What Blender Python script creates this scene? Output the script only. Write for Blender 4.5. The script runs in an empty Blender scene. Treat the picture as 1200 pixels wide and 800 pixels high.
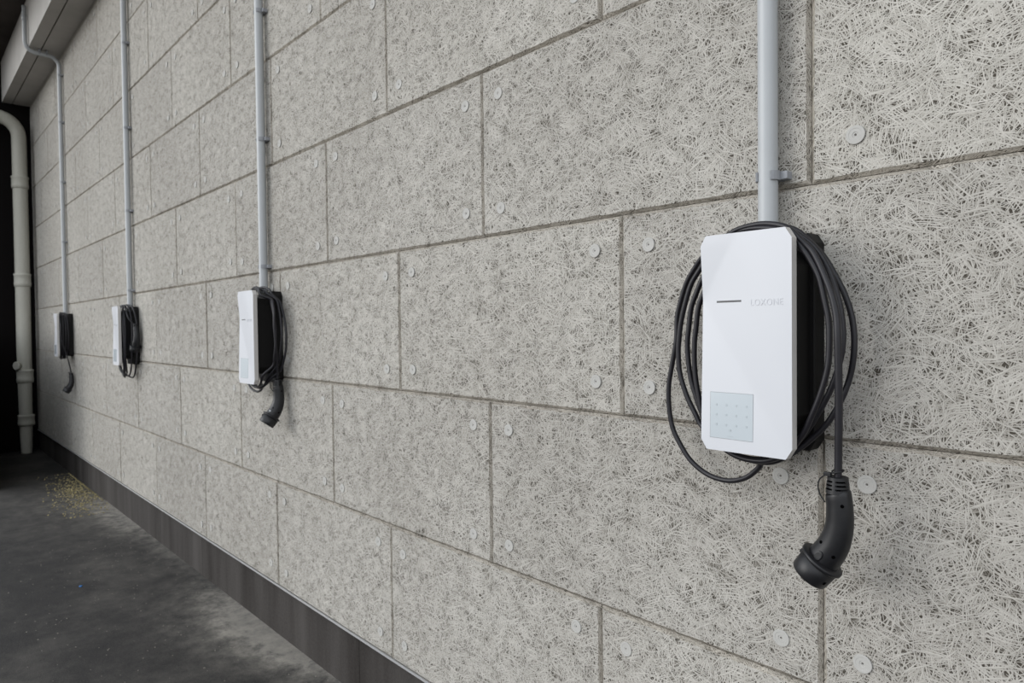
# tuning
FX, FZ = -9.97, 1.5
WORLD = 1.6
SUN = (-128, 15, 1.3, 36, (1, .985, .955))
EXPO = 0.0
import bpy, bmesh, math, random
import numpy as np
from mathutils import Vector, Matrix
from mathutils.bvhtree import BVHTree
random.seed(7); rng = np.random.default_rng(11)
C = bpy.context.scene.collection
PI = math.pi

# ------------------------------------------------------------------ materials
def new_mat(name):
    m = bpy.data.materials.new(name); m.use_nodes = True
    nt = m.node_tree; nt.nodes.clear()
    out = nt.nodes.new('ShaderNodeOutputMaterial'); b = nt.nodes.new('ShaderNodeBsdfPrincipled')
    nt.links.new(b.outputs[0], out.inputs[0])
    return m, nt, b
def N(nt, t, **kw):
    n = nt.nodes.new(t)
    for k, v in kw.items(): setattr(n, k, v)
    return n
def math_(nt, op, a, b=None, c=None, clamp=False):
    n = nt.nodes.new('ShaderNodeMath'); n.operation = op; n.use_clamp = clamp
    for i, x in enumerate((a, b, c)):
        if x is None: continue
        if isinstance(x, (int, float)): n.inputs[i].default_value = x
        else: nt.links.new(x, n.inputs[i])
    return n.outputs[0]
def ramp(nt, fac, stops):
    r = nt.nodes.new('ShaderNodeValToRGB')
    while len(r.color_ramp.elements) < len(stops): r.color_ramp.elements.new(0.5)
    for e, (p, c) in zip(r.color_ramp.elements, stops):
        e.position = p; e.color = (*c, 1) if len(c) == 3 else c
    nt.links.new(fac, r.inputs[0]); return r.outputs[0]
def mix(nt, fac, a, b, mode='MIX'):
    n = nt.nodes.new('ShaderNodeMix'); n.data_type = 'RGBA'; n.blend_type = mode
    for s, x in ((0, fac), (6, a), (7, b)):
        if isinstance(x, (int, float)): n.inputs[s].default_value = x
        elif isinstance(x, tuple): n.inputs[s].default_value = (*x, 1)
        else: nt.links.new(x, n.inputs[s])
    return n.outputs[2]
def noise(nt, vec, scale, detail=2, rough=.5, dim='3D'):
    n = nt.nodes.new('ShaderNodeTexNoise'); n.noise_dimensions = dim
    n.inputs['Scale'].default_value = scale; n.inputs['Detail'].default_value = detail; n.inputs['Roughness'].default_value = rough
    nt.links.new(vec, n.inputs['Vector']); return n
def plain(name, col, rough=.5, metal=0, var=.06, scale=30, bump=0, spec=.5, coat=0):
    m, nt, b = new_mat(name)
    tc = N(nt, 'ShaderNodeTexCoord')
    n = noise(nt, tc.outputs['Object'], scale, 4)
    lo = tuple(c * (1 - var) for c in col); hi = tuple(min(1, c * (1 + var)) for c in col)
    nt.links.new(ramp(nt, n.outputs[0], [(.3, lo), (.7, hi)]), b.inputs['Base Color'])
    b.inputs['Roughness'].default_value = rough; b.inputs['Metallic'].default_value = metal
    b.inputs['Specular IOR Level'].default_value = spec
    if coat: b.inputs['Coat Weight'].default_value = coat
    if bump:
        bp = N(nt, 'ShaderNodeBump'); bp.inputs['Strength'].default_value = bump; bp.inputs['Distance'].default_value = .001
        nt.links.new(n.outputs[0], bp.inputs['Height']); nt.links.new(bp.outputs[0], b.inputs['Normal'])
    return m

def wood_wool(name, edge=False):
    m, nt, b = new_mat(name)
    tc = N(nt, 'ShaderNodeTexCoord')
    sep = N(nt, 'ShaderNodeSeparateXYZ'); nt.links.new(tc.outputs['Object'], sep.inputs[0])
    com = N(nt, 'ShaderNodeCombineXYZ')
    nt.links.new(math_(nt, 'MULTIPLY_ADD', sep.outputs[1], 2.3, sep.outputs[0]), com.inputs[0]); nt.links.new(math_(nt, 'MULTIPLY_ADD', sep.outputs[1], 2.9, sep.outputs[2]), com.inputs[1])
    P = com.outputs[0]
    w = noise(nt, P, 7, 1, .5, '2D')
    vs = N(nt, 'ShaderNodeVectorMath', operation='SUBTRACT'); nt.links.new(w.outputs['Color'], vs.inputs[0]); vs.inputs[1].default_value = (.5, .5, .5)
    vm = N(nt, 'ShaderNodeVectorMath', operation='SCALE'); nt.links.new(vs.outputs[0], vm.inputs[0]); vm.inputs['Scale'].default_value = .030
    va = N(nt, 'ShaderNodeVectorMath', operation='ADD'); nt.links.new(P, va.inputs[0]); nt.links.new(vm.outputs[0], va.inputs[1])
    P2 = va.outputs[0]
    height = None; tone = None
    NL = 13
    for i in range(NL):
        th = PI * ((i * 0.618) % 1.0) + .1
        mp = N(nt, 'ShaderNodeMapping', vector_type='POINT')
        L = [.090, .062, .13][i % 3]; Wd = [.0042, .0034, .0052][i % 3]
        rot = N(nt, 'ShaderNodeMapping'); rot.inputs['Rotation'].default_value = (0, 0, th); rot.inputs['Location'].default_value = (i * 3.17, i * 1.31, 0)
        nt.links.new(P2, rot.inputs[0])
        mp.inputs['Scale'].default_value = (1 / L, 1 / Wd, 1)
        nt.links.new(rot.outputs[0], mp.inputs[0])
        v = N(nt, 'ShaderNodeTexVoronoi', voronoi_dimensions='2D', feature='F1'); v.inputs['Scale'].default_value = 1
        nt.links.new(mp.outputs[0], v.inputs['Vector'])
        sc = N(nt, 'ShaderNodeSeparateColor'); nt.links.new(v.outputs['Color'], sc.inputs[0])
        mask = math_(nt, 'MULTIPLY', math_(nt, 'SUBTRACT', .27, v.outputs['Distance']), 30, clamp=True)
        # rounded cross-section of the strand plus the strand's own depth in the board
        prof = math_(nt, 'SUBTRACT', 1, math_(nt, 'MULTIPLY', v.outputs['Distance'], 1.2))
        hh = math_(nt, 'MULTIPLY', mask, math_(nt, 'ADD', math_(nt, 'MULTIPLY', prof, .22), math_(nt, 'MULTIPLY_ADD', sc.outputs[0], .62, .16)))
        tn = math_(nt, 'MULTIPLY', sc.outputs[1], math_(nt, 'SUBTRACT', 1.25, math_(nt, 'MULTIPLY', v.outputs['Distance'], 2.2)))  # random strand tone, edges darkened to carry their shading
        if height is None: height, tone = hh, tn
        else:
            gt = math_(nt, 'GREATER_THAN', hh, height)
            tone = math_(nt, 'ADD', math_(nt, 'MULTIPLY', tone, math_(nt, 'SUBTRACT', 1, gt)), math_(nt, 'MULTIPLY', tn, gt))
            height = math_(nt, 'MAXIMUM', height, hh)
    big = noise(nt, P, 1.3, 3, .6, '2D')
    mid = noise(nt, P, 22, 3, .6, '2D')
    # denser and looser spots of the board
    hv = math_(nt, 'ADD', height, math_(nt, 'MULTIPLY', math_(nt, 'SUBTRACT', mid.outputs[0], .5), .20))
    K = WOOL
    col = ramp(nt, hv, [(.35, (.09*K, .082*K, .07*K)), (.47, (.22*K, .21*K, .187*K)), (.565, (.41*K, .402*K, .372*K)), (.82, (.51*K, .502*K, .472*K))])  # shade in the gaps between strands is put into the colour
    col = mix(nt, 1, col, ramp(nt, tone, [(0, (.84, .83, .815)), (.45, (1, 1, 1)), (1, (1.11, 1.11, 1.11))]), 'MULTIPLY')
    at = N(nt, 'ShaderNodeAttribute', attribute_name='tone')
    col = mix(nt, 1, col, ramp(nt, at.outputs['Fac'], [(0, (.905, .878, .856)), (1, (1.02, .992, .962))]), 'MULTIPLY')
    col = mix(nt, 1, col, ramp(nt, big.outputs[0], [(.3, (.93, .925, .92)), (.7, (1.04, 1.04, 1.04))]), 'MULTIPLY')
    if edge: col = mix(nt, 1, col, (.95, .92, .88), 'MULTIPLY')
    nt.links.new(col, b.inputs['Base Color'])
    b.inputs['Roughness'].default_value = .9; b.inputs['Specular IOR Level'].default_value = .15
    bp = N(nt, 'ShaderNodeBump'); bp.inputs['Strength'].default_value = .9; bp.inputs['Distance'].default_value = .0028
    nt.links.new(height, bp.inputs['Height']); nt.links.new(bp.outputs[0], b.inputs['Normal'])
    return m
WOOL = 1.0

def asphalt():
    m, nt, b = new_mat('asphalt')
    tc = N(nt, 'ShaderNodeTexCoord'); P = tc.outputs['Object']
    fine = noise(nt, P, 150, 4, .75); big = noise(nt, P, 1.7, 8, .68); mid = noise(nt, P, 9, 6, .75)
    col = ramp(nt, fine.outputs[0], [(.32, (.012, .0115, .0115)), (.60, (.036, .034, .033)), (.76, (.10, .094, .086))])
    dust = ramp(nt, big.outputs[0], [(.46, (0, 0, 0)), (.66, (1, 1, 1))])
    col = mix(nt, math_(nt, 'MULTIPLY', dust, .42), col, (.115, .108, .098))
    sep = N(nt, 'ShaderNodeSeparateXYZ'); nt.links.new(P, sep.inputs[0])
    X_, Y_ = sep.outputs[0], sep.outputs[1]
    def blob(x0, wx, wy, skew=0):
        # soft patch of dust blown against the foot of the wall
        a = math_(nt, 'MULTIPLY', math_(nt, 'SUBTRACT', math_(nt, 'MULTIPLY_ADD', Y_, skew, X_), x0), 1 / wx); a2 = math_(nt, 'MULTIPLY', a, a)
        c = math_(nt, 'MULTIPLY', Y_, 1 / wy); c2 = math_(nt, 'MULTIPLY', c, c)
        return math_(nt, 'EXPONENT', math_(nt, 'MULTIPLY', math_(nt, 'ADD', a2, c2), -1))
    tot = None
    for x0, wx, wy, sk, am in ((-8.15, .75, .16, 0, 1.5), (-8.9, .9, .55, 0, .45), (-5.35, .60, .15, -1.2, 1.9), (-5.0, .5, .32, -1.5, .8), (-3.6, .5, .1, 0, .9), (-6.9, .5, .07, 0, .5)):
        q = math_(nt, 'MULTIPLY', blob(x0, wx, wy, sk), am); tot = q if tot is None else math_(nt, 'ADD', tot, q)
    tot = math_(nt, 'MULTIPLY', tot, math_(nt, 'MULTIPLY_ADD', mid.outputs[0], 2.2, -.45, clamp=True), clamp=True)
    col = mix(nt, math_(nt, 'MULTIPLY', tot, .8), col, (.30, .283, .255))
    col = mix(nt, 1, col, ramp(nt, mid.outputs[0], [(.32, (.62, .62, .63)), (.72, (1.3, 1.27, 1.22))]), 'MULTIPLY')
    nt.links.new(col, b.inputs['Base Color']); b.inputs['Roughness'].default_value = .82; b.inputs['Specular IOR Level'].default_value = .3
    bp = N(nt, 'ShaderNodeBump'); bp.inputs['Strength'].default_value = .6; bp.inputs['Distance'].default_value = .004
    nt.links.new(fine.outputs[0], bp.inputs['Height']); nt.links.new(bp.outputs[0], b.inputs['Normal'])
    return m
def concrete(name, c0, c1, streak=True, rough=.8):
    m, nt, b = new_mat(name)
    tc = N(nt, 'ShaderNodeTexCoord'); P = tc.outputs['Object']
    mp = N(nt, 'ShaderNodeMapping'); mp.inputs['Scale'].default_value = (2.2, 2.2, .25) if streak else (1, 1, 1); nt.links.new(P, mp.inputs[0])
    a = noise(nt, mp.outputs[0], 1.6, 5, .6); f = noise(nt, P, 90, 3, .6)
    fac = math_(nt, 'ADD', math_(nt, 'MULTIPLY', a.outputs[0], .8), math_(nt, 'MULTIPLY', f.outputs[0], .2))
    nt.links.new(ramp(nt, fac, [(.36, c0), (.62, c1)]), b.inputs['Base Color'])
    b.inputs['Roughness'].default_value = rough; b.inputs['Specular IOR Level'].default_value = .25
    bp = N(nt, 'ShaderNodeBump'); bp.inputs['Strength'].default_value = .2; bp.inputs['Distance'].default_value = .002
    nt.links.new(f.outputs[0], bp.inputs['Height']); nt.links.new(bp.outputs[0], b.inputs['Normal'])
    return m

M = dict(
    wool=wood_wool('wood_wool_board'), wool_edge=wood_wool('wood_wool_edge', True),
    gap=plain('joint_shadow', (.09, .078, .062), .95, var=.2),
    asphalt=asphalt(),
    plinth=concrete('dark_plinth', (.017, .0135, .0115), (.064, .058, .054)),
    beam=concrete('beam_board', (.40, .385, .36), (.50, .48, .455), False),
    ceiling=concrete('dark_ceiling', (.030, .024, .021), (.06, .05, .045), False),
    black=plain('flat_black', (.006, .005, .005), .9, spec=.1),  # near-black colour of the end wall and the added screen
    alu=plain('aluminium_profile', (.72, .72, .73), .35, .6, var=.03),
    pvc=plain('conduit_plastic', (.43, .447, .458), .38, var=.03, scale=8),
    clip=plain('clip_plastic', (.30, .31, .33), .5),
    white=plain('white_plastic', (.60, .61, .64), .33, var=.008, scale=5),
    rim=plain('rim_plastic_shaded', (.54, .52, .50), .5, var=.02),  # panel white dulled to beige-grey, edge shade put into the colour
    keypad=plain('keypad_glass', (.50, .545, .575), .12, var=.01, scale=5),
    mark=plain('pale_mark', (.43, .475, .50), .3, var=.01),
    letter=plain('embossed_letter_shaded', (.55, .56, .59), .4, var=.01),  # panel white greyed, faint relief shadow put into the colour
    slot=plain('light_slot', (.035, .037, .042), .3),
    body=plain('black_housing', (.005, .0045, .0045), .55, var=.1, scale=60, bump=.2, spec=.25),
    cable=plain('cable_rubber', (.0135, .0125, .016), .42, var=.12, scale=25, spec=.42),
    plug=plain('plug_plastic', (.0105, .0105, .012), .40, var=.15, scale=60, bump=.15, spec=.42),
    plugdark=plain('plug_recess', (.001, .001, .001), .95, spec=.02),  # near-black that puts hole and slot shade into the colour
    label=plain('pale_label', (.55, .57, .58), .4),
    disc=concrete('washer_plastic', (.42, .41, .385), (.49, .48, .455), False, .6),
    disc_hole=plain('washer_hole', (.13, .12, .11), .8),
    drain=concrete('drain_pipe', (.37, .36, .31), (.54, .53, .47), True, .5),
    litter=plain('dry_leaf', (.26, .215, .10), .85, var=.4, scale=40),
    grit=plain('grit', (.22, .20, .17), .9, var=.4, scale=40),
    blue=plain('blue_scrap', (.03, .16, .42), .5),
)

# ------------------------------------------------------------------ geometry helpers
def link(name, me, mats, parent=None, smooth=False, loc=None):
    o = bpy.data.objects.new(name, me); C.objects.link(o)
    for m in (mats if isinstance(mats, (list, tuple)) else [mats]): me.materials.append(m)
    if smooth:
        for p in me.polygons: p.use_smooth = True
    if loc is not None: o.location = loc
    if parent: o.parent = parent
    return o
def obj(name, bm, mats, parent=None, smooth=False, loc=None):
    bmesh.ops.recalc_face_normals(bm, faces=bm.faces)
    me = bpy.data.meshes.new(name); bm.to_mesh(me); bm.free()
    return link(name, me, mats, parent, smooth, loc)
def tag(o, label, cat, group=None):
    o['label'] = label; o['category'] = cat
    if group: o['group'] = group
    return o
def struct(o): o['kind'] = 'structure'; return o
def thing(name, label, cat, loc, group=None):
    o = bpy.data.objects.new(name, None); C.objects.link(o); o.location = loc; o.empty_display_size = .05
    return tag(o, label, cat, group)
def add_box(bm, a, b, mi=0, bev=0):
    r = bmesh.ops.create_cube(bm, size=1)
    for v in r['verts']:
        for k in range(3): v.co[k] = a[k] + (v.co[k] + .5) * (b[k] - a[k])
    fs = {f for v in r['verts'] for f in v.link_faces}
    for f in fs: f.material_index = mi
    if bev:
        es = {e for v in r['verts'] for e in v.link_edges}
        bmesh.ops.bevel(bm, geom=list(es), offset=bev, segments=2, profile=.5, affect='EDGES')
def add_prism(bm, outline, y0, y1, mi=0, inset=0):
    """outline: list of (x,z); y0 front (more negative), y1 back."""
    cx = sum(p[0] for p in outline) / len(outline); cz = sum(p[1] for p in outline) / len(outline)
    rings = []
    for y, s in ((y0, inset), (y0 + inset, 0), (y1, 0)) if inset else ((y0, 0), (y1, 0)):
        rings.append([bm.verts.new((x - math.copysign(s, x - cx) if s else x, y, z - math.copysign(s, z - cz) if s else z)) for x, z in outline])
    n = len(outline)
    f = bm.faces.new(rings[0]); f.material_index = mi
    f = bm.faces.new(rings[-1]); f.material_index = mi
    for a, b in zip(rings, rings[1:]):
        for i in range(n):
            f = bm.faces.new((a[i], a[(i + 1) % n], b[(i + 1) % n], b[i])); f.material_index = mi
def catmull(pts, radii, step):
    P = [Vector(p) for p in pts]; out = []; rr = []
    for i in range(len(P) - 1):
        p0 = P[max(i - 1, 0)]; p1 = P[i]; p2 = P[i + 1]; p3 = P[min(i + 2, len(P) - 1)]
        n = max(1, int((p2 - p1).length / step))
        for k in range(n):
            t = k / n
            out.append(.5 * ((2 * p1) + (p2 - p0) * t + (2 * p0 - 5 * p1 + 4 * p2 - p3) * t * t + (3 * p1 - p0 - 3 * p2 + p3) * t ** 3))
            rr.append(radii[i] * (1 - t) + radii[i + 1] * t)
    out.append(P[-1]); rr.append(radii[-1]); return out, rr
def sweep(bm, pts, radii, seg=12, flat=1.0, cap=True, mi=0, up=None):
    rings = []; n = len(pts)
    T = []
    for i in range(n):
        a = pts[max(i - 1, 0)]; b = pts[min(i + 1, n - 1)]; T.append((b - a).normalized())
    ref = Vector(up) if up else (Vector((0, 1, 0)) if abs(T[0].y) < .9 else Vector((1, 0, 0)))
    nrm = (ref - T[0] * ref.dot(T[0])).normalized()
    for i in range(n):
        nrm = (nrm - T[i] * nrm.dot(T[i])).normalized(); bi = T[i].cross(nrm)
        rings.append([bm.verts.new(pts[i] + (nrm * math.cos(2 * PI * k / seg) * flat + bi * math.sin(2 * PI * k / seg)) * radii[i]) for k in range(seg)])
    for a, b in zip(rings, rings[1:]):
        for k in range(seg):
            f = bm.faces.new((a[k], a[(k + 1) % seg], b[(k + 1) % seg], b[k])); f.material_index = mi; f.smooth = True
    if cap:
        for r in (rings[0], rings[-1]): f = bm.faces.new(r); f.material_index = mi
def tube(bm, pts, r, seg=12, step=.01, **kw):
    p, rr = catmull(pts, [r] * len(pts) if not isinstance(r, (list, tuple)) else r, step)
    sweep(bm, p, rr, seg, **kw)
def lathe(bm, profile, axis_pt, axis, seg=24, mi=0):
    ax = Vector(axis).normalized(); ref = Vector((0, 1, 0)) if abs(ax.y) < .9 else Vector((1, 0, 0))
    u = (ref - ax * ref.dot(ax)).normalized(); v = ax.cross(u); o = Vector(axis_pt); rings = []
    for h, r in profile:
        rings.append([bm.verts.new(o + ax * h + (u * math.cos(2 * PI * k / seg) + v * math.sin(2 * PI * k / seg)) * max(r, 1e-5)) for k in range(seg)])
    for a, b in zip(rings, rings[1:]):
        for k in range(seg):
            f = bm.faces.new((a[k], a[(k + 1) % seg], b[(k + 1) % seg], b[k])); f.material_index = mi; f.smooth = True
    for r in (rings[0], rings[-1]): f = bm.faces.new(r); f.material_index = mi

# ------------------------------------------------------------------ the wall of wood-wool boards
W, Hh, ZB = 1.00824, .5, .2518
XL, XR, ZT = -12.37, 1.6, 4.752
PHASE = {0: -3.148, 1: -3.5825, 2: -3.0709, 3: -3.6043, 4: -3.132, 5: -3.634, 6: -3.118, 7: -3.620, 8: -3.12}
def wall():
    V = []; F = []; MI = []; TN = []
    discs = []
    def jit(n): return rng.normal(0, .0009, n)
    for row in range(9):
        z0 = ZB + row * Hh; z1 = min(z0 + Hh, ZT)
        k0 = math.ceil((XL - PHASE[row]) / W) - 1
        k = k0
        while PHASE[row] + k * W < XR:
            x0 = PHASE[row] + k * W; x1 = x0 + W; k += 1
            a, b = max(x0, XL), min(x1, XR)
            if b - a < .02: continue
            g = .0006; c = .0075
            near = a > -8; ns = 40 if near else 8; nz = 20 if near else 4
            A, B, D, E = a + g, b - g, z0 + g, z1 - g
            xs = np.linspace(A + c, B - c, ns + 1); zs = np.linspace(D + c, E - c, nz + 1)
            loop = [(x, D + c) for x in xs[:-1]] + [(B - c, z) for z in zs[:-1]] + [(x, E - c) for x in xs[:0:-1]] + [(A + c, z) for z in zs[:0:-1]]
            xo = np.linspace(A, B, ns + 1); zo = np.linspace(D, E, nz + 1)
            outer = [(x, D) for x in xo[:-1]] + [(B, z) for z in zo[:-1]] + [(x, E) for x in xo[:0:-1]] + [(A, z) for z in zo[:0:-1]]
            n = len(loop); j1 = jit(n); j2 = jit(n); base = len(V)
            tone = float(rng.random()); off = float(rng.normal(0, .0008))
            V += [(p[0] + j1[i], off, p[1] + j2[i]) for i, p in enumerate(loop)]
            V += [(p[0], c * .9 + abs(j1[i]) * .8, p[1]) for i, p in enumerate(outer)]
            V += [(p[0], .046, p[1]) for p in outer]
            F.append(tuple(range(base, base + n))); MI.append(0); TN += [tone] * (3 * n)
            for r in range(2):
                for i in range(n):
                    i2 = (i + 1) % n
                    F.append((base + r * n + i, base + (r + 1) * n + i, base + (r + 1) * n + i2, base + r * n + i2)); MI.append(1)
            if z1 - z0 > .4:
                for dx, dz in ((a + .083, z0 + .08), (a + .083, z1 - .08), (b - .083, z0 + .08), (b - .083, z1 - .08)):
                    if b - a > .3: discs.append((dx + float(rng.normal(0, .004)), dz + float(rng.normal(0, .004))))
    b0 = len(V)
    V += [(XL, .046, ZB), (XR, .046, ZB), (XR, .046, ZT), (XL, .046, ZT), (XL, .25, ZB), (XR, .25, ZB), (XR, .25, ZT), (XL, .25, ZT)]
    for q in ((0, 1, 2, 3), (5, 4, 7, 6), (0, 4, 5, 1), (1, 5, 6, 2), (2, 6, 7, 3), (3, 7, 4, 0)):
        F.append(tuple(b0 + i for i in q)); MI.append(2)
    TN += [.5] * 8
    me = bpy.data.meshes.new('wall_back'); me.from_pydata(V, [], F); me.update()
    me.polygons.foreach_set('material_index', MI)
    at = me.attributes.new('tone', 'FLOAT', 'POINT'); at.data.foreach_set('value', TN)
    return struct(link('wall_back', me, [M['wool'], M['wool_edge'], M['gap']])), discs
wall_obj, discs = wall()

def disc_mesh(bm, x, z, seg=28, y=0):
    prof = [(0, .0172), (.0018, .0178), (.0030, .0170), (.0030, .0125), (.0025, .012), (.0026, .0058), (.0016, .0052), (.0018, .0026), (.0006, .0020), (.0004, .0001)]
    o = Vector((x, y, z)); rings = []
    for h, r in prof:
        rings.append([bm.verts.new(o + Vector((math.cos(2 * PI * k / seg) * r, -h, math.sin(2 * PI * k / seg) * r))) for k in range(seg)])
    for i, (a, b) in enumerate(zip(rings, rings[1:])):
        for k in range(seg):
            f = bm.faces.new((a[k], a[(k + 1) % seg], b[(k + 1) % seg], b[k])); f.smooth = i < 1; f.material_index = 1 if i >= 8 else 0
    bm.faces.new(rings[-1]).material_index = 1; bm.faces.new(rings[0])
CAM = Vector((-1.97932, -1.35356, 1.47907))
def seen(x, z):   # in the photographed stretch of wall, in front of the chargers or not
    dx, dz = x - CAM.x, z - CAM.z
    dep = .7425 * -dx + .670 * 1.3536
    if dep < .3: return False
    u = (.670 * dx + .7425 * 1.3536) / dep; v = dz / dep
    return -.76 < u < .76 and -.53 < v < .53
vis = sorted([d for d in discs if seen(*d)], key=lambda d: (d[0] - CAM.x) ** 2 + (d[1] - CAM.z) ** 2)
first = None
for i, (x, z) in enumerate(vis[:100]):
    if first is None:
        bm = bmesh.new(); disc_mesh(bm, 0, 0); first = obj('fixing_washer', bm, [M['disc'], M['disc_hole']], wall_obj, loc=(x, -.0002, z)); dn = first
    else:
        dn = first.copy(); C.objects.link(dn); dn.location = (x, -.0002, z)
    dn.rotation_euler = (random.uniform(-.02, .02), random.uniform(0, 6.28), random.uniform(-.03, .03))
bm = bmesh.new()
rest = vis[100:] + [d for d in discs if not seen(*d) and d[0] > -6]
for x, z in rest: disc_mesh(bm, x, z, 12)
far = obj('distant_fixing_washers', bm, [M['disc'], M['disc_hole']], wall_obj); far['kind'] = 'stuff'

# plinth, drip profile, floor, beam, ceiling, end wall
bm = bmesh.new()
px = [XL, -9.55, -7.16, -6.30, -4.427, -2.2, 0, XR]
for a, b in zip(px, px[1:]): add_box(bm, (a + .0015, .012, -.02), (b - .0015, .25, .2505))
add_box(bm, (XL, .02, -.02), (XR, .24, .245), 1)
struct(obj('baseboard_back', bm, [M['plinth'], M['gap']]))
bm = bmesh.new(); add_box(bm, (XL, -.004, .2475), (XR, .02, .2512)); add_box(bm, (XL, -.0052, .2475), (XR, -.004, .2560))
struct(obj('trim_1', bm, M['alu']))
bm = bmesh.new()
add_box(bm, (-14.5, -7, -.1), (4, 2, 0))
struct(obj('floor', bm, M['asphalt']))
bm = bmesh.new()
add_box(bm, (XL, -.172, 4.266), (XR, -.001, 4.75)); add_box(bm, (XL, -.280, 4.266), (XR, -.182, 4.75)); add_box(bm, (XL, -.184, 4.285), (XR, -.170, 4.74), 1)
struct(obj('trim_2', bm, [M['beam'], M['gap']]))
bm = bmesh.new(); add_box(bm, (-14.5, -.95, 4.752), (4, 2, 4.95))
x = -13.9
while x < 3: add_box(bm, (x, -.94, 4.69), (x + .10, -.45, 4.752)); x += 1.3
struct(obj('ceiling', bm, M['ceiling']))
bm = bmesh.new()
add_box(bm, (-13.2, -1.35, 0), (-12.374, 2, 4.752))
struct(obj('wall_left', bm, M['black']))
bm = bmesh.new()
add_box(bm, (-12.37, -.70, 0), (FX, -.645, FZ))  # added unseen screen that shades the far end of wall and floor
struct(obj('shade_screen', bm, M['black']))

# ------------------------------------------------------------------ conduits
XC = [-2.66297, -5.15806, -7.63425, -10.07167]
XCON = [-2.670, -5.208, -7.665, -10.20]
CL = [[1.775, 2.375, 2.975, 3.575], [1.775, 2.375, 2.975, 3.575], [1.775, 2.361, 2.969, 3.586], [2.38, 2.98, 3.58, 4.05]]
ZTOP = 1.6548
names = ['above the nearest charger', 'above the second nearest charger', 'above the third charger from the camera', 'above the farthest charger, bending under the ceiling beam']
RC = .0195
for i in range(4):
    x = XCON[i]
    t = thing('conduit_pipe', 'straight grey plastic conduit on the wall ' + names[i], 'conduit', (x, -.028, ZTOP), 'grey conduits rising from the wall chargers')
    bm = bmesh.new()
    xt = x
    P = [(0, 0, -.004), (0, 0, .4), (0, 0, 1.2), (0, 0, 2.0), (0, 0, 2.48)]
    for k in range(1, 6):
        a = k / 5 * PI / 2; P.append((0, -.09 * (1 - math.cos(a)), 2.48 + .09 * math.sin(a)))
    P.append((0, -.16, 2.57)); P.append((0, -.19, 2.57))
    for k in range(1, 6):
        a = k / 5 * PI / 2; P.append((0, -.19 - .09 * math.sin(a), 2.57 + .09 * (1 - math.cos(a))))
    P += [(0, -.28, 2.72), (0, -.28, 2.90), (0, -.28, 3.004)]
    pts, rr = catmull(P, [RC] * len(P), .03); sweep(bm, pts, rr, 28)
    obj('pipe', bm, M['pvc'], t)
    bm = bmesh.new(); lathe(bm, [(0, RC + .0005), (.001, RC + .0025), (.06, RC + .0025), (.061, RC + .0005)], (0, -.28, 2.86), (0, 0, 1)); obj('coupling', bm, M['pvc'], t)
    def clip(loc, axis):
        bm = bmesh.new()
        # open saddle clip: base block against the wall and two arms round the pipe
        r1, r2 = RC + .0008, RC + .0045; s = 18; w = .009; ring = []
        for k in range(s + 1):
            a = math.radians(-50 + 280 * k / s) + PI
            ring.append((math.cos(a), math.sin(a)))
        vs = []
        for cx, cy in ring:
            vs.append([bm.verts.new((cx * r, -cy * r, zz)) for r, zz in ((r1, -w), (r2, -w), (r2, w), (r1, w))])
        for p, q in zip(vs, vs[1:]):
            for m_ in range(4): bm.faces.new((p[m_], p[(m_ + 1) % 4], q[(m_ + 1) % 4], q[m_]))
        bm.faces.new(vs[0]); bm.faces.new(vs[-1])
        add_box(bm, (-.022, .0195, -w), (.022, .0278, w))
        add_box(bm, (.020, .006, -w * .9), (.037, .0278, w * .9), bev=.0015)
        c = obj('clip', bm, M['clip'], t)
        c.location = loc
        if axis == 'y': c.rotation_euler = (PI / 2, 0, 0)
        elif axis == 'f': pass
        return c
    for z in CL[i]: clip((0, 0, z - ZTOP), 'z')
    if i == 3:
        clip((0, -.105, 2.578), 'y'); clip((0, -.165, 2.578), 'y')

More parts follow.
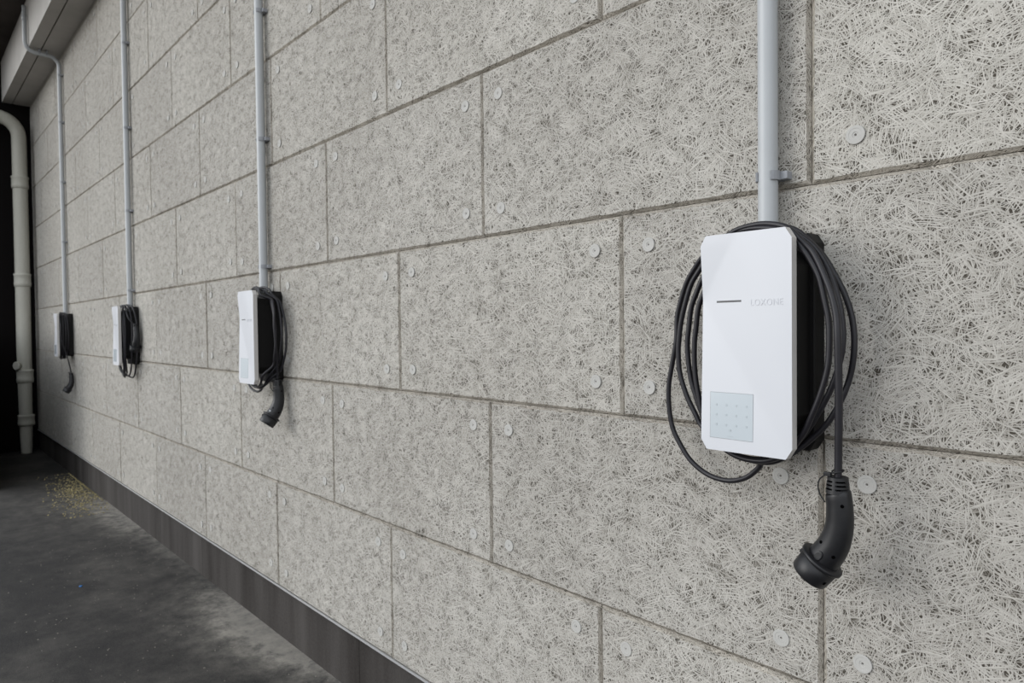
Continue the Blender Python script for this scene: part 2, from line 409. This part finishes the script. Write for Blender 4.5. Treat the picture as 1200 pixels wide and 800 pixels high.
# ------------------------------------------------------------------ chargers
CW, CH, CD = .19, .4266, .1377
def octo(w, h, cx, cz, s=0):
    w2 = w / 2 - s
    return [(-w2, -s - cz), (-w2 + cx, -s), (w2 - cx, -s), (w2, -s - cz), (w2, -h + s + cz), (w2 - cx, -h + s), (-w2 + cx, -h + s), (-w2, -h + s + cz)]
def text_mesh(body, size, ext):
    cu = bpy.data.curves.new('txt', 'FONT'); cu.body = body; cu.size = size; cu.extrude = ext; cu.align_x = 'LEFT'; cu.space_character = 1.12
    o = bpy.data.objects.new('txt', cu); C.objects.link(o)
    dg = bpy.context.evaluated_depsgraph_get(); dg.update()
    me = bpy.data.meshes.new_from_object(o.evaluated_get(dg), depsgraph=dg)
    bpy.data.objects.remove(o); bpy.data.curves.remove(cu); return me
def charger(x, label):
    t = thing('wall_charger', label, 'charger', (x, 0, ZTOP), 'white wall mounted car chargers')
    # back housing
    bm = bmesh.new(); add_prism(bm, octo(.187, .420, .012, .019), -.042, .0, inset=.002); 
    for v in bm.verts: v.co.z -= .003
    obj('back_plate', bm, M['body'], t)
    # core the cable is wound round
    bm = bmesh.new(); o2 = [(p[0], p[1]) for p in octo(.166, .345, .02, .03)]
    add_prism(bm, [(a, b - .036) for a, b in o2], -.1165, -.040); obj('housing', bm, M['body'], t)
    bm = bmesh.new(); add_prism(bm, octo(.186, .422, .012, .019, 0), -.1190, -.1160)
    for v in bm.verts: v.co.z -= .0023
    obj('seal', bm, M['plugdark'], t)
    # folded front panel, pinched back at one point of the left edge
    yf = -CD; ys = -.1190; PX, PZ, PD = -CW / 2, -.1285, .0100
    th1 = math.atan2(.1285, .080); th2 = math.atan2(-.298, .19); R1, R2 = .1514, .3534
    def surf_y(X, Z):
        dx, dz = X - PX, Z - PZ; a = math.atan2(dz, max(dx, 1e-9))
        if a >= th1: f = 1 - dz / .1285
        elif a <= th2: f = 1 + dz / .298
        else:
            q = (a - th2) / (th1 - th2); f = 1 - math.hypot(dx, dz) * ((1 - q) / R2 + q / R1 + 9 * q * (1 - q))
        f = f if f > .2 else (max(0, f + .2) ** 2) / .8
        return yf + PD * f
    ccx, ccz = .0125, .0195
    zl = sorted(set(round(q, 5) for q in [0, -ccz / 2, -CH + ccz / 2, -CH, PZ] + [-ccz - (CH - 2 * ccz) * k / 70 for k in range(71)]), reverse=True)
    def half(z):
        d = min(-z, CH + z); return CW / 2 - (ccx * (1 - d / ccz) if d < ccz else 0)
    bm = bmesh.new(); nx = 40; rows_ = []
    for z in zl: rows_.append([bm.verts.new((-half(z) + 2 * half(z) * k / nx, surf_y(-half(z) + 2 * half(z) * k / nx, z), z)) for k in range(nx + 1)])
    for a, b in zip(rows_, rows_[1:]):
        for k in range(nx):
            f = bm.faces.new((a[k], b[k], b[k + 1], a[k + 1])); f.smooth = True
    loop = [v.co.copy() for v in rows_[0]] + [r_[-1].co.copy() for r_ in rows_[1:]] + [v.co.copy() for v in rows_[-1][-2::-1]] + [r_[0].co.copy() for r_ in rows_[-2:0:-1]]
    fa = [bm.verts.new(p) for p in loop]; fb = [bm.verts.new((p.x, ys, p.z)) for p in loop]; m_ = len(loop)
    for k in range(m_): bm.faces.new((fa[k], fb[k], fb[(k + 1) % m_], fa[(k + 1) % m_])).material_index = 1
    bm.faces.new(fb).material_index = 1
    fp = obj('front_panel', bm, [M['white'], M['rim']], t)
    def plate(name, x0, x1, z0, z1, th, mat, parent, out=.0003):
        """thin slab laid on the folded surface"""
        bm = bmesh.new(); nx = 6; nz = 6; g = []
        for i in range(nx + 1):
            for j in range(nz + 1):
                X = x0 + (x1 - x0) * i / nx; Z = z0 + (z1 - z0) * j / nz
                g.append(bm.verts.new((X, surf_y(X, Z) - out, Z)))
        fs = [bm.faces.new((g[i * (nz + 1) + j], g[(i + 1) * (nz + 1) + j], g[(i + 1) * (nz + 1) + j + 1], g[i * (nz + 1) + j + 1])) for i in range(nx) for j in range(nz)]
        r = bmesh.ops.extrude_face_region(bm, geom=fs)
        for v in r['geom']:
            if isinstance(v, bmesh.types.BMVert): v.co.y += th + out
        return obj(name, bm, mat, parent)
    plate('status_light', -.0625, -.0072, -.1337, -.1300, .001, M['slot'], fp)
    plate('keypad_frame', -.0752, .0178, -.4022, -.3108, .001, M['clip'], fp, .0002)
    kp = plate('keypad', -.0742, .0170, -.4013, -.3118, .001, M['keypad'], fp, .0005)
    bm = bmesh.new()
    for ci in range(4):
        for ri in range(3):
            X = -.0605 + ci * .0215; Z = -.3355 - ri * .0195
            y = surf_y(X, Z) - .0009
            add_box(bm, (X - .0017, y, Z - .0022), (X + .0017, y + .0004, Z + .0022))
    y = surf_y(-.03, -.394) - .0009
    add_box(bm, (-.0322, y, -.3865), (-.0282, y + .0004, -.3825)); add_box(bm, (-.0360, y, -.3965), (-.0240, y + .0004, -.3955))
    obj('key_marks', bm, M['mark'], kp)
    me = text_mesh('LOXONE', .0175, .0003)
    for v in me.vertices:
        x_, z_ = v.co.x, v.co.y; d = v.co.z
        X = .0125 + x_ * .86; Z = -.1415 + z_; v.co = (X, surf_y(X, Z) - .0002 - d, Z)
    link('raised_lettering', me, M['letter'], fp)
    return t

# plug: local frame with the cable entry at the origin, hanging down; handle bends towards -x
def plug(parent, base, dark_label=False, rot=0, turn=0, scale=1):
    R = Matrix.Rotation(math.radians(turn), 4, 'Z') @ Matrix.Rotation(rot, 4, 'Y') @ Matrix.Scale(scale, 4)
    def tr(bm):
        bmesh.ops.transform(bm, matrix=Matrix.Translation(base) @ R, verts=bm.verts)
    A = [(0, 0, -.0255), (.0012, 0, -.0275), (.0015, 0, -.036), (.003, 0, -.052), (.003, 0, -.078), (-.001, 0, -.103), (-.010, 0, -.127), (-.0245, 0, -.150), (-.033, 0, -.163)]
    Rr = [.0192, .0212, .0222, .0225, .0235, .0250, .0270, .0290, .0295]
    bm = bmesh.new(); p, r = catmull(A, Rr, .004); sweep(bm, p, r, 28, flat=.92)
    bm.normal_update(); bvh_h = BVHTree.FromBMesh(bm)
    # small button lozenge on the neck
    hit, nn, _i, _d = bvh_h.ray_cast(Vector((-.0235, -1, -.1400)), Vector((0, 1, 0)))
    if hit and nn.y > 0: nn = -nn
    if hit:
        e1 = Vector((.81, 0, -.58)); e1 = (e1 - nn * e1.dot(nn)).normalized(); e2 = nn.cross(e1); ring = []
        for s_, dy in ((1, -.001), (.93, .0022), (.78, .0026)):
            ring.append([bm.verts.new(hit + nn * dy + e1 * (.0068 * s_ * math.cos(a)) + e2 * (.0105 * s_ * math.sin(a))) for a in [2 * PI * k / 20 for k in range(20)]])
        for a_, b_ in zip(ring, ring[1:]):
            for k in range(20): bm.faces.new((a_[k], a_[(k + 1) % 20], b_[(k + 1) % 20], b_[k]))
        bm.faces.new(ring[-1])
    tr(bm); h = obj('plug', bm, M['plug'], parent, smooth=False)
    # strain relief: tapered sleeve with three rows of slots cut into it
    bm = bmesh.new(); sg = 48; rg = []
    zs_ = [.0020, .0012, -.0040, -.0042, -.0068, -.0070, -.0108, -.0110, -.0136, -.0138, -.0176, -.0178, -.0204, -.0206, -.0250, -.0275]
    for zi, z in enumerate(zs_):
        base_r = .0152 if zi == 0 else .0172 + (.0012 - z) * .115
        ring = []
        for k in range(sg):
            a = 360 * k / sg; slot = any(abs((a - c_ + 180) % 360 - 180) < 31 for c_ in (45, 135, 225, 315))
            deep = slot and zi in (3, 4, 7, 8, 11, 12)
            rr_ = base_r - (.0038 if deep else 0)
            ring.append(bm.verts.new((math.cos(math.radians(a)) * rr_, math.sin(math.radians(a)) * rr_, z)))
        rg.append(ring)
    for zi, (a, b) in enumerate(zip(rg, rg[1:])):
        for k in range(sg):
            f = bm.faces.new((a[k], a[(k + 1) % sg], b[(k + 1) % sg], b[k]))
            am = 360 * (k + .5) / sg
            if zi in (2, 3, 4, 6, 7, 8, 10, 11, 12) and any(abs((am - c_ + 180) % 360 - 180) < 31 for c_ in (45, 135, 225, 315)): f.material_index = 1
    bm.faces.new(rg[0]); bm.faces.new(rg[-1])
    tr(bm); obj('strain_relief', bm, [M['plug'], M['plugdark']], h)
    # collar flange and socket head along the end axis
    ax = Vector((-.58, -.10, -.81)).normalized(); c = Vector((-.026, 0, -.152))
    bm = bmesh.new()
    lathe(bm, [(-.001, .0285), (.000, .0375), (.0015, .0392), (.0055, .0392), (.007, .0375), (.0072, .034)], c, ax, 36)
    tr(bm); obj('flange', bm, M['plug'], h)
    bm = bmesh.new()
    lathe(bm, [(.006, .034), (.0065, .0352), (.040, .0335), (.0425, .0322), (.043, .0305), (.041, .0300), (.020, .0295), (.020, .0001)], c, ax, 36)
    bm.normal_update(); bvh_s = BVHTree.FromBMesh(bm)
    # release tab standing proud on the head
    u = (Vector((-.81, 0, .58))).normalized()
    q = c + ax * .016 + u * .034
    add_box(bm, tuple(q - Vector((.004, .005, .003))), tuple(q + Vector((.004, .005, .003))), bev=.001)
    tr(bm); obj('socket_head', bm, M['plug'], h)
    bm = bmesh.new()
    for k in range(7):
        a = 2 * PI * k / 7; v2 = ax.cross(u)
        rr_ = .017 if k else 0
        lathe(bm, [(.020, .0028), (.034, .0028), (.0355, .0012)], c + (u * math.cos(a) + v2 * math.sin(a)) * rr_, ax, 10)
    tr(bm); obj('contact_pins', bm, M['body'], h)
    for (qx, qz), rad in (((.0144, -.0458), .0031), ((-.0215, -.1159), .0030), ((.0007, -.1375), .0031)):
        hit, nn, _i, _d = bvh_h.ray_cast(Vector((qx, -1, qz)), Vector((0, 1, 0)))
        if hit is None: continue
        if nn.y > 0: nn = -nn
        bm = bmesh.new(); lathe(bm, [(-.0005, rad), (.0008, rad), (.0009, rad * .6)], hit, nn, 14); tr(bm); obj('screw_hole_shade', bm, M['plugdark'], h)  # raised black disc standing for the shade in a screw hole
    for qx, qz in ((-.0500, -.1850), (-.0160, -.1895)):
        hit, nn, _i, _d = bvh_s.ray_cast(Vector((qx, -1, qz)), Vector((0, 1, 0)))
        if hit is None: continue
        if nn.y > 0: nn = -nn
        e1 = (ax - nn * ax.dot(nn)).normalized(); e2 = nn.cross(e1)
        bm = bmesh.new(); vv = [[bm.verts.new(hit + nn * o_ + e1 * a_ + e2 * b_) for a_, b_ in ((-.003, -.0024), (.003, -.0024), (.003, .0024), (-.003, .0024))] for o_ in (-.001, .0005)]
        bm.faces.new(vv[0]); bm.faces.new(vv[1])
        for k in range(4): bm.faces.new((vv[0][k], vv[0][(k + 1) % 4], vv[1][(k + 1) % 4], vv[1][k]))
        tr(bm); obj('latch_recess_shade', bm, M['plugdark'], h)  # flat black patch standing for the shade in a recess
    # thin tether looped from the cable to the handle
    bm = bmesh.new()
    tube(bm, [(.0095, -.004, .012), (0, -.0085, .010), (-.010, -.008, .006), (-.020, -.008, .002), (-.029, -.008, -.006), (-.032, -.008, -.020), (-.028, -.008, -.034), (-.0195, -.008, -.046)], .0013, 8, .003)
    tube(bm, [(.0085, -.003, .012), (.008, .006, .013), (0, .009, .013), (-.008, .005, .012), (-.009, -.003, .010), (-.004, -.009, .009)], .0014, 8, .003)
    add_box(bm, (-.021, -.012, .002), (-.008, -.005, .009), bev=.001)
    tr(bm); obj('tether', bm, M['plug'], h)
    if dark_label:
        bm = bmesh.new(); lathe(bm, [(0, .0042), (.0012, .004)], (-.034, -.0215, -.128), (-.35, -1, 0), 14); tr(bm); obj('button', bm, M['label'], h)
    return h

RCAB = .0055
COIL = [(0.006, -0.07, -0.4318), (-0.0039, -0.065, -0.456), (-0.0147, -0.062, -0.4701), (-0.0421, -0.06, -0.492), (-0.0839, -0.055, -0.5047),
(-0.1337, -0.05, -0.5005), (-0.1762, -0.05, -0.4768), (-0.2047, -0.05, -0.4425), (-0.2248, -0.05, -0.4063), (-0.2336, -0.05, -0.3588), (-0.2333,
-0.05, -0.3105), (-0.2238, -0.05, -0.2619), (-0.2132, -0.05, -0.2101), (-0.2107, -0.05, -0.1606), (-0.2004, -0.05, -0.1229), (-0.184, -0.052,
-0.0842), (-0.1639, -0.055, -0.0577), (-0.1415, -0.06, -0.0357), (-0.0984, -0.07, -0.0096), (-0.0496, -0.08, 0.0091), (0.0074, -0.09, 0.0104),
(0.0557, -0.1, -0.0007), (0.0862, -0.105, -0.0218), (0.1039, -0.112, -0.0412), (0.118, -0.112, -0.0625), (0.1334, -0.112, -0.0943), (0.1425, -0.112,
-0.1329), (0.15, -0.112, -0.1712), (0.1515, -0.112, -0.2092), (0.1484, -0.112, -0.2549), (0.1362, -0.112, -0.3015), (0.1198, -0.11, -0.3417), (0.0984,
-0.105, -0.3836), (0.0631, -0.1, -0.4237), (0.0059, -0.09, -0.446), (-0.0591, -0.09, -0.4376), (-0.1121, -0.09, -0.3906), (-0.1322, -0.09, -0.3204),
(-0.1402, -0.09, -0.2666), (-0.1399, -0.09, -0.2123), (-0.1366, -0.09, -0.1871), (-0.1302, -0.09, -0.1422), (-0.1187, -0.09, -0.114), (-0.0943, -0.09,
-0.0623), (-0.0601, -0.085, -0.0178), (-0.007, -0.08, 0.0079), (0.0517, -0.075, 0.0035), (0.0869, -0.072, -0.0162), (0.1117, -0.07, -0.0423), (0.1336,
-0.07, -0.0817), (0.1474, -0.07, -0.1246), (0.155, -0.07, -0.1636), (0.158, -0.07, -0.2024), (0.1534, -0.07, -0.2412), (0.1396, -0.07, -0.2887),
(0.1161, -0.07, -0.3378), (0.082, -0.07, -0.3927), (0.0396, -0.07, -0.4308), (-0.014, -0.07, -0.4481), (-0.0806, -0.07, -0.4341), (-0.1308, -0.07,
-0.3728), (-0.1515, -0.07, -0.3268), (-0.164, -0.07, -0.2869), (-0.1702, -0.07, -0.2408), (-0.1707, -0.07, -0.2131), (-0.1677, -0.07, -0.1872),
(-0.161, -0.07, -0.1412), (-0.1481, -0.07, -0.1105), (-0.1333, -0.07, -0.0804), (-0.1009, -0.066, -0.0286), (-0.0611, -0.06, 0.0051), (-0.0113,
-0.055, 0.019), (0.0404, -0.052, 0.0117), (0.065, -0.05, 0.0009), (0.0865, -0.05, -0.0193), (0.1131, -0.048, -0.0506), (0.1354, -0.045, -0.0918),
(0.1508, -0.045, -0.1242), (0.163, -0.045, -0.1637), (0.1675, -0.045, -0.2028), (0.166, -0.045, -0.2419), (0.1584, -0.045, -0.2814), (0.1451, -0.05,
-0.3213), (0.1238, -0.055, -0.3625), (0.0938, -0.06, -0.3974), (0.0652, -0.07, -0.4242), (0.0272, -0.08, -0.4462), (-0.0178, -0.08, -0.449), (-0.0661,
-0.078, -0.4365), (-0.1074, -0.075, -0.4134), (-0.1393, -0.07, -0.39), (-0.1518, -0.07, -0.3691), (-0.1729, -0.07, -0.3319), (-0.1901, -0.07,
-0.2843), (-0.1942, -0.07, -0.2395), (-0.1917, -0.07, -0.2039), (-0.1871, -0.07, -0.1722), (-0.176, -0.07, -0.1315), (-0.1607, -0.07, -0.0898),
(-0.1394, -0.07, -0.06), (-0.1033, -0.075, -0.0183), (-0.0522, -0.082, 0.011), (0.0074, -0.09, 0.0179), (0.0548, -0.098, 0.0092), (0.0781, -0.105,
-0.0036), (0.0973, -0.108, -0.0231), (0.1171, -0.11, -0.0423), (0.1304, -0.112, -0.0635), (0.1454, -0.115, -0.0952), (0.1586, -0.118, -0.1291),
(0.1668, -0.12, -0.1639), (0.1698, -0.122, -0.2013), (0.1704, -0.12, -0.2537), (0.169, -0.115, -0.3293), (0.1662, -0.11, -0.4059), (0.1645, -0.108,
-0.4551)]
def cable(i, pts, label, plug_base, rot=0, extra=None, **kw):
    t = thing('charging_cable', label, 'cable', (XC[i], 0, ZTOP), 'black charging cables coiled round the chargers')
    bm = bmesh.new()
    p, r = catmull(pts, [RCAB] * len(pts), .006 if i == 0 else .012)
    # the last stretch, pulled straight by the plug, shows its full thickness
    r = [RCAB + (.0011 * min(1, max(0, (k - len(p) * .93) / (len(p) * .03))) if i == 0 else 0) for k in range(len(p))]
    sweep(bm, p, r, 14 if i == 0 else 10)
    obj('cord', bm, M['cable'], t)
    plug(t, Vector(plug_base), rot=rot, **kw)
    return t

lab = ['white faceted car charger nearest the camera, beside the wide coil of cable', 'white car charger second nearest, plug hanging just below its right side',
       'white car charger third from the camera, small loops hanging below it', 'small white car charger farthest away, next to the white drain pipe']
for i in range(4): charger(XC[i], lab[i])

clab = ['thick black cable coiled wide round the nearest charger, plug dangling below', 'black cable looped round the second charger, plug hanging tight beneath it',
        'black cable bunched round the third charger with no plug dangling below', 'black cable round the farthest charger, plug dangling on a long end']
DZ = -.002
c1 = list(COIL)
cable(0, c1, clab[0], (c1[-1][0], c1[-1][1], c1[-1][2] + .004))

def coil(turns, seed, drop=None):
    """turns: list of (left, right, top, bottom, y_left, y_right) half-turn sizes, wound clockwise from the bottom outlet"""
    r = random.Random(seed); pts = [(0, -.07, -.40), (-.01, -.068, -.425)]
    for (l, rt, tp, bt, yl, yr) in turns:
        cz = -.21
        for k in range(12):
            a = 2 * PI * (k + .5) / 12
            sx = math.sin(a); cx = math.cos(a)
            hw = l if sx > 0 else rt; hh = (-.21 - bt) if cx > 0 else (tp + .21)
            y = yl if sx > 0 else yr
            y += .0 + r.uniform(-.002, .002)
            s = abs(sx) ** .8 * (1 if sx > 0 else -1)
            pts.append((-s * hw, y * (.55 + .45 * abs(sx)) - .032 * (1 - abs(sx)), cz - cx * hh))
    return pts
p2 = []
for (u, y, z) in COIL[:-7]:
    p2.append((u * (1.14 if u > 0 else 1.0), y * (.62 if u > .1 else 1.0), z if z > -.45 else -.45 + (z + .45) * .45))
p2 += [(.172, -.075, -.16), (.170, -.068, -.25), (.150, -.055, -.33), (.134, -.047, -.385), (.130, -.045, -.415)]
cable(1, p2, clab[1], (.130, -.045, -.410), dark_label=True, turn=68, scale=1.06)
t3 = [(.118, .118, .004, -.50, -.05, -.10), (.114, .140, .010, -.515, -.09, -.06), (.118, .112, .006, -.49, -.105, -.108), (.115, .165, .012, -.53, -.07, -.030), (.112, .120, .008, -.475, -.1, -.09)]
p3 = coil(t3, 5)
p3 = p3[:-5] + [(.120, -.085, -.06), (.140, -.075, -.10), (.155, -.045, -.135)]
cable(2, p3, clab[2], (.150, -.038, -.132), rot=-.12, turn=8)
t4 = [(.112, .112, .004, -.445, -.05, -.108), (.110, .118, .010, -.440, -.09, -.09), (.118, .125, .006, -.455, -.105, -.07), (.112, .130, .008, -.445, -.07, -.05), (.112, .115, .008, -.44, -.1, -.11)]
p4 = coil(t4, 8)
p4 = p4[:-5] + [(.112, -.11, -.12), (.120, -.108, -.25), (.126, -.07, -.40), (.128, -.045, -.52), (.130, -.035, -.592)]
cable(3, p4, clab[3], (.130, -.035, -.588), turn=60)

# ------------------------------------------------------------------ white drain pipe in the far corner
t = thing('drain_pipe', 'thick off-white drain pipe with an elbow standing in the dark far corner', 'pipe', (-12.15, -.150, 0))
R = .076
bm = bmesh.new()
P = [(0, 0, .0), (0, 0, .30), (0, 0, 1.2), (0, .004, 2.4), (0, .004, 3.3), (0, .004, 3.82)]
for k in range(1, 8):
    a = k / 7 * PI / 2; P.append((0, .004 - .22 * (1 - math.cos(a)), 3.82 + .22 * math.sin(a)))
P += [(0, -.5, 4.045), (0, -1.4, 4.06)]
pts, rr = catmull(P, [R * .72, R * .86] + [R] * (len(P) - 2), .04); sweep(bm, pts, rr, 36)
obj('pipe', bm, M['drain'], t)
for z, hgt in ((3.20, .15), (2.02, .16), (.86, .16), (.34, .13)):
    bm = bmesh.new(); lathe(bm, [(0, R), (.006, R + .010), (hgt * .3, R + .012), (hgt * .34, R + .009), (hgt * .8, R + .009), (hgt * .85, R + .013), (hgt - .004, R + .013), (hgt, R)], (0, .003, z), (0, 0, 1), 36)
    obj('socket_collar', bm, M['drain'], t)
bm = bmesh.new(); lathe(bm, [(0, .042), (.05, .042), (.052, .050), (.066, .050), (.070, .045)], (.02, -.035, 1.07), (.55, -.8, 0), 24); obj('cleaning_cap', bm, M['drain'], t)

# ------------------------------------------------------------------ litter on the asphalt
bm = bmesh.new(); r = random.Random(3)
for k in range(1500):
    u = r.gauss(0, 1)
    u = max(-2, min(2, u)); x = -9.35 + u * .50; y = min(-.01, -.10 + r.gauss(0, .10) - .05 * u); s = r.uniform(.003, .011); a = r.uniform(0, PI); z = .001 + r.uniform(0, .006)
    d = Vector((math.cos(a) * s, math.sin(a) * s, 0)); e = Vector((-math.sin(a) * s * .4, math.cos(a) * s * .4, r.uniform(0, .006)))
    c = Vector((x, y, z)); bm.faces.new([bm.verts.new(c + q) for q in (-d, -e, d, e)])
o = obj('dry_leaf_litter', bm, M['litter']); o['kind'] = 'stuff'; tag(o, 'yellowish dry leaf litter on the asphalt at the far wall foot', 'litter')
bm = bmesh.new()
for k in range(420):
    x = r.uniform(-7.7, -4); y = -abs(r.gauss(0, .5)) - .01 if r.random() < .6 else r.uniform(-1.3, 0); s = r.uniform(.0015, .004)
    if y < -1.3: continue
    c = Vector((x, y, 0)); q = bmesh.ops.create_icosphere(bm, subdivisions=1, radius=s)
    for v in q['verts']: v.co = Vector((v.co.x * r.uniform(.7, 1.3), v.co.y, v.co.z * .6)) + c
o = obj('grit', bm, M['grit']); o['kind'] = 'stuff'; tag(o, 'small stones and grit scattered over the dark asphalt', 'grit')
bm = bmesh.new(); lathe(bm, [(0, .008), (.001, .009), (.004, .0085), (.005, .006)], (0, 0, 0), (0, 0, 1), 20)
o = obj('blue_speck', bm, M['blue'], loc=(-6.604, -.567, .0)); tag(o, 'tiny bright blue scrap lying alone on the dark asphalt', 'litter piece')  # flat blue disc for a tiny unidentified piece of litter

# ------------------------------------------------------------------ light
w = bpy.data.worlds.new('overcast'); bpy.context.scene.world = w; w.use_nodes = True
nt = w.node_tree; nt.nodes.clear()
out = N(nt, 'ShaderNodeOutputWorld'); bg = N(nt, 'ShaderNodeBackground'); nt.links.new(bg.outputs[0], out.inputs[0])
tc = N(nt, 'ShaderNodeTexCoord'); sp = N(nt, 'ShaderNodeSeparateXYZ'); nt.links.new(tc.outputs['Generated'], sp.inputs[0])
colr = ramp(nt, math_(nt, 'MULTIPLY_ADD', sp.outputs[2], .5, .5), [(.40, (.16, .155, .145)), (.50, (.55, .56, .56)), (.56, (.92, .95, 1.0)), (1.0, (.86, .93, 1.0))])
nt.links.new(colr, bg.inputs[0]); bg.inputs[1].default_value = WORLD
def sun(name, az, el, power, angle, col):
    ld = bpy.data.lights.new(name, 'SUN'); ld.energy = power; ld.angle = math.radians(angle); ld.color = col
    o = bpy.data.objects.new(name, ld); C.objects.link(o)
    # direction the light comes FROM
    d = Vector((math.cos(math.radians(az)) * math.cos(math.radians(el)), math.sin(math.radians(az)) * math.cos(math.radians(el)), math.sin(math.radians(el))))
    o.rotation_euler = d.to_track_quat('Z', 'Y').to_euler(); o['kind'] = 'helper'
sun('bright_sky', *SUN)

# ------------------------------------------------------------------ camera
yaw, pit, rol, F = .8367236, .0221477, -.0110942, 807.6
fw = Vector((-math.sin(yaw) * math.cos(pit), math.cos(yaw) * math.cos(pit), -math.sin(pit))); rt = Vector((math.cos(yaw), math.sin(yaw), 0)); up = rt.cross(fw)
rt2 = math.cos(rol) * rt + math.sin(rol) * up; up2 = -math.sin(rol) * rt + math.cos(rol) * up
cd = bpy.data.cameras.new('camera'); cam = bpy.data.objects.new('camera', cd); C.objects.link(cam)
cam.matrix_world = Matrix(((rt2.x, up2.x, -fw.x, CAM.x), (rt2.y, up2.y, -fw.y, CAM.y), (rt2.z, up2.z, -fw.z, CAM.z), (0, 0, 0, 1)))
cd.sensor_fit = 'HORIZONTAL'; cd.sensor_width = 36; cd.lens = F / 1200 * 36
cd.clip_start = .01; cd.clip_end = 200
cd.dof.use_dof = True; cd.dof.focus_distance = 1.30; cd.dof.aperture_fstop = 8.0; cd.dof.aperture_blades = 7
bpy.context.scene.camera = cam
vs = bpy.context.scene.view_settings; vs.view_transform = 'Standard'; vs.look = 'None'; vs.exposure = EXPO; vs.gamma = 1
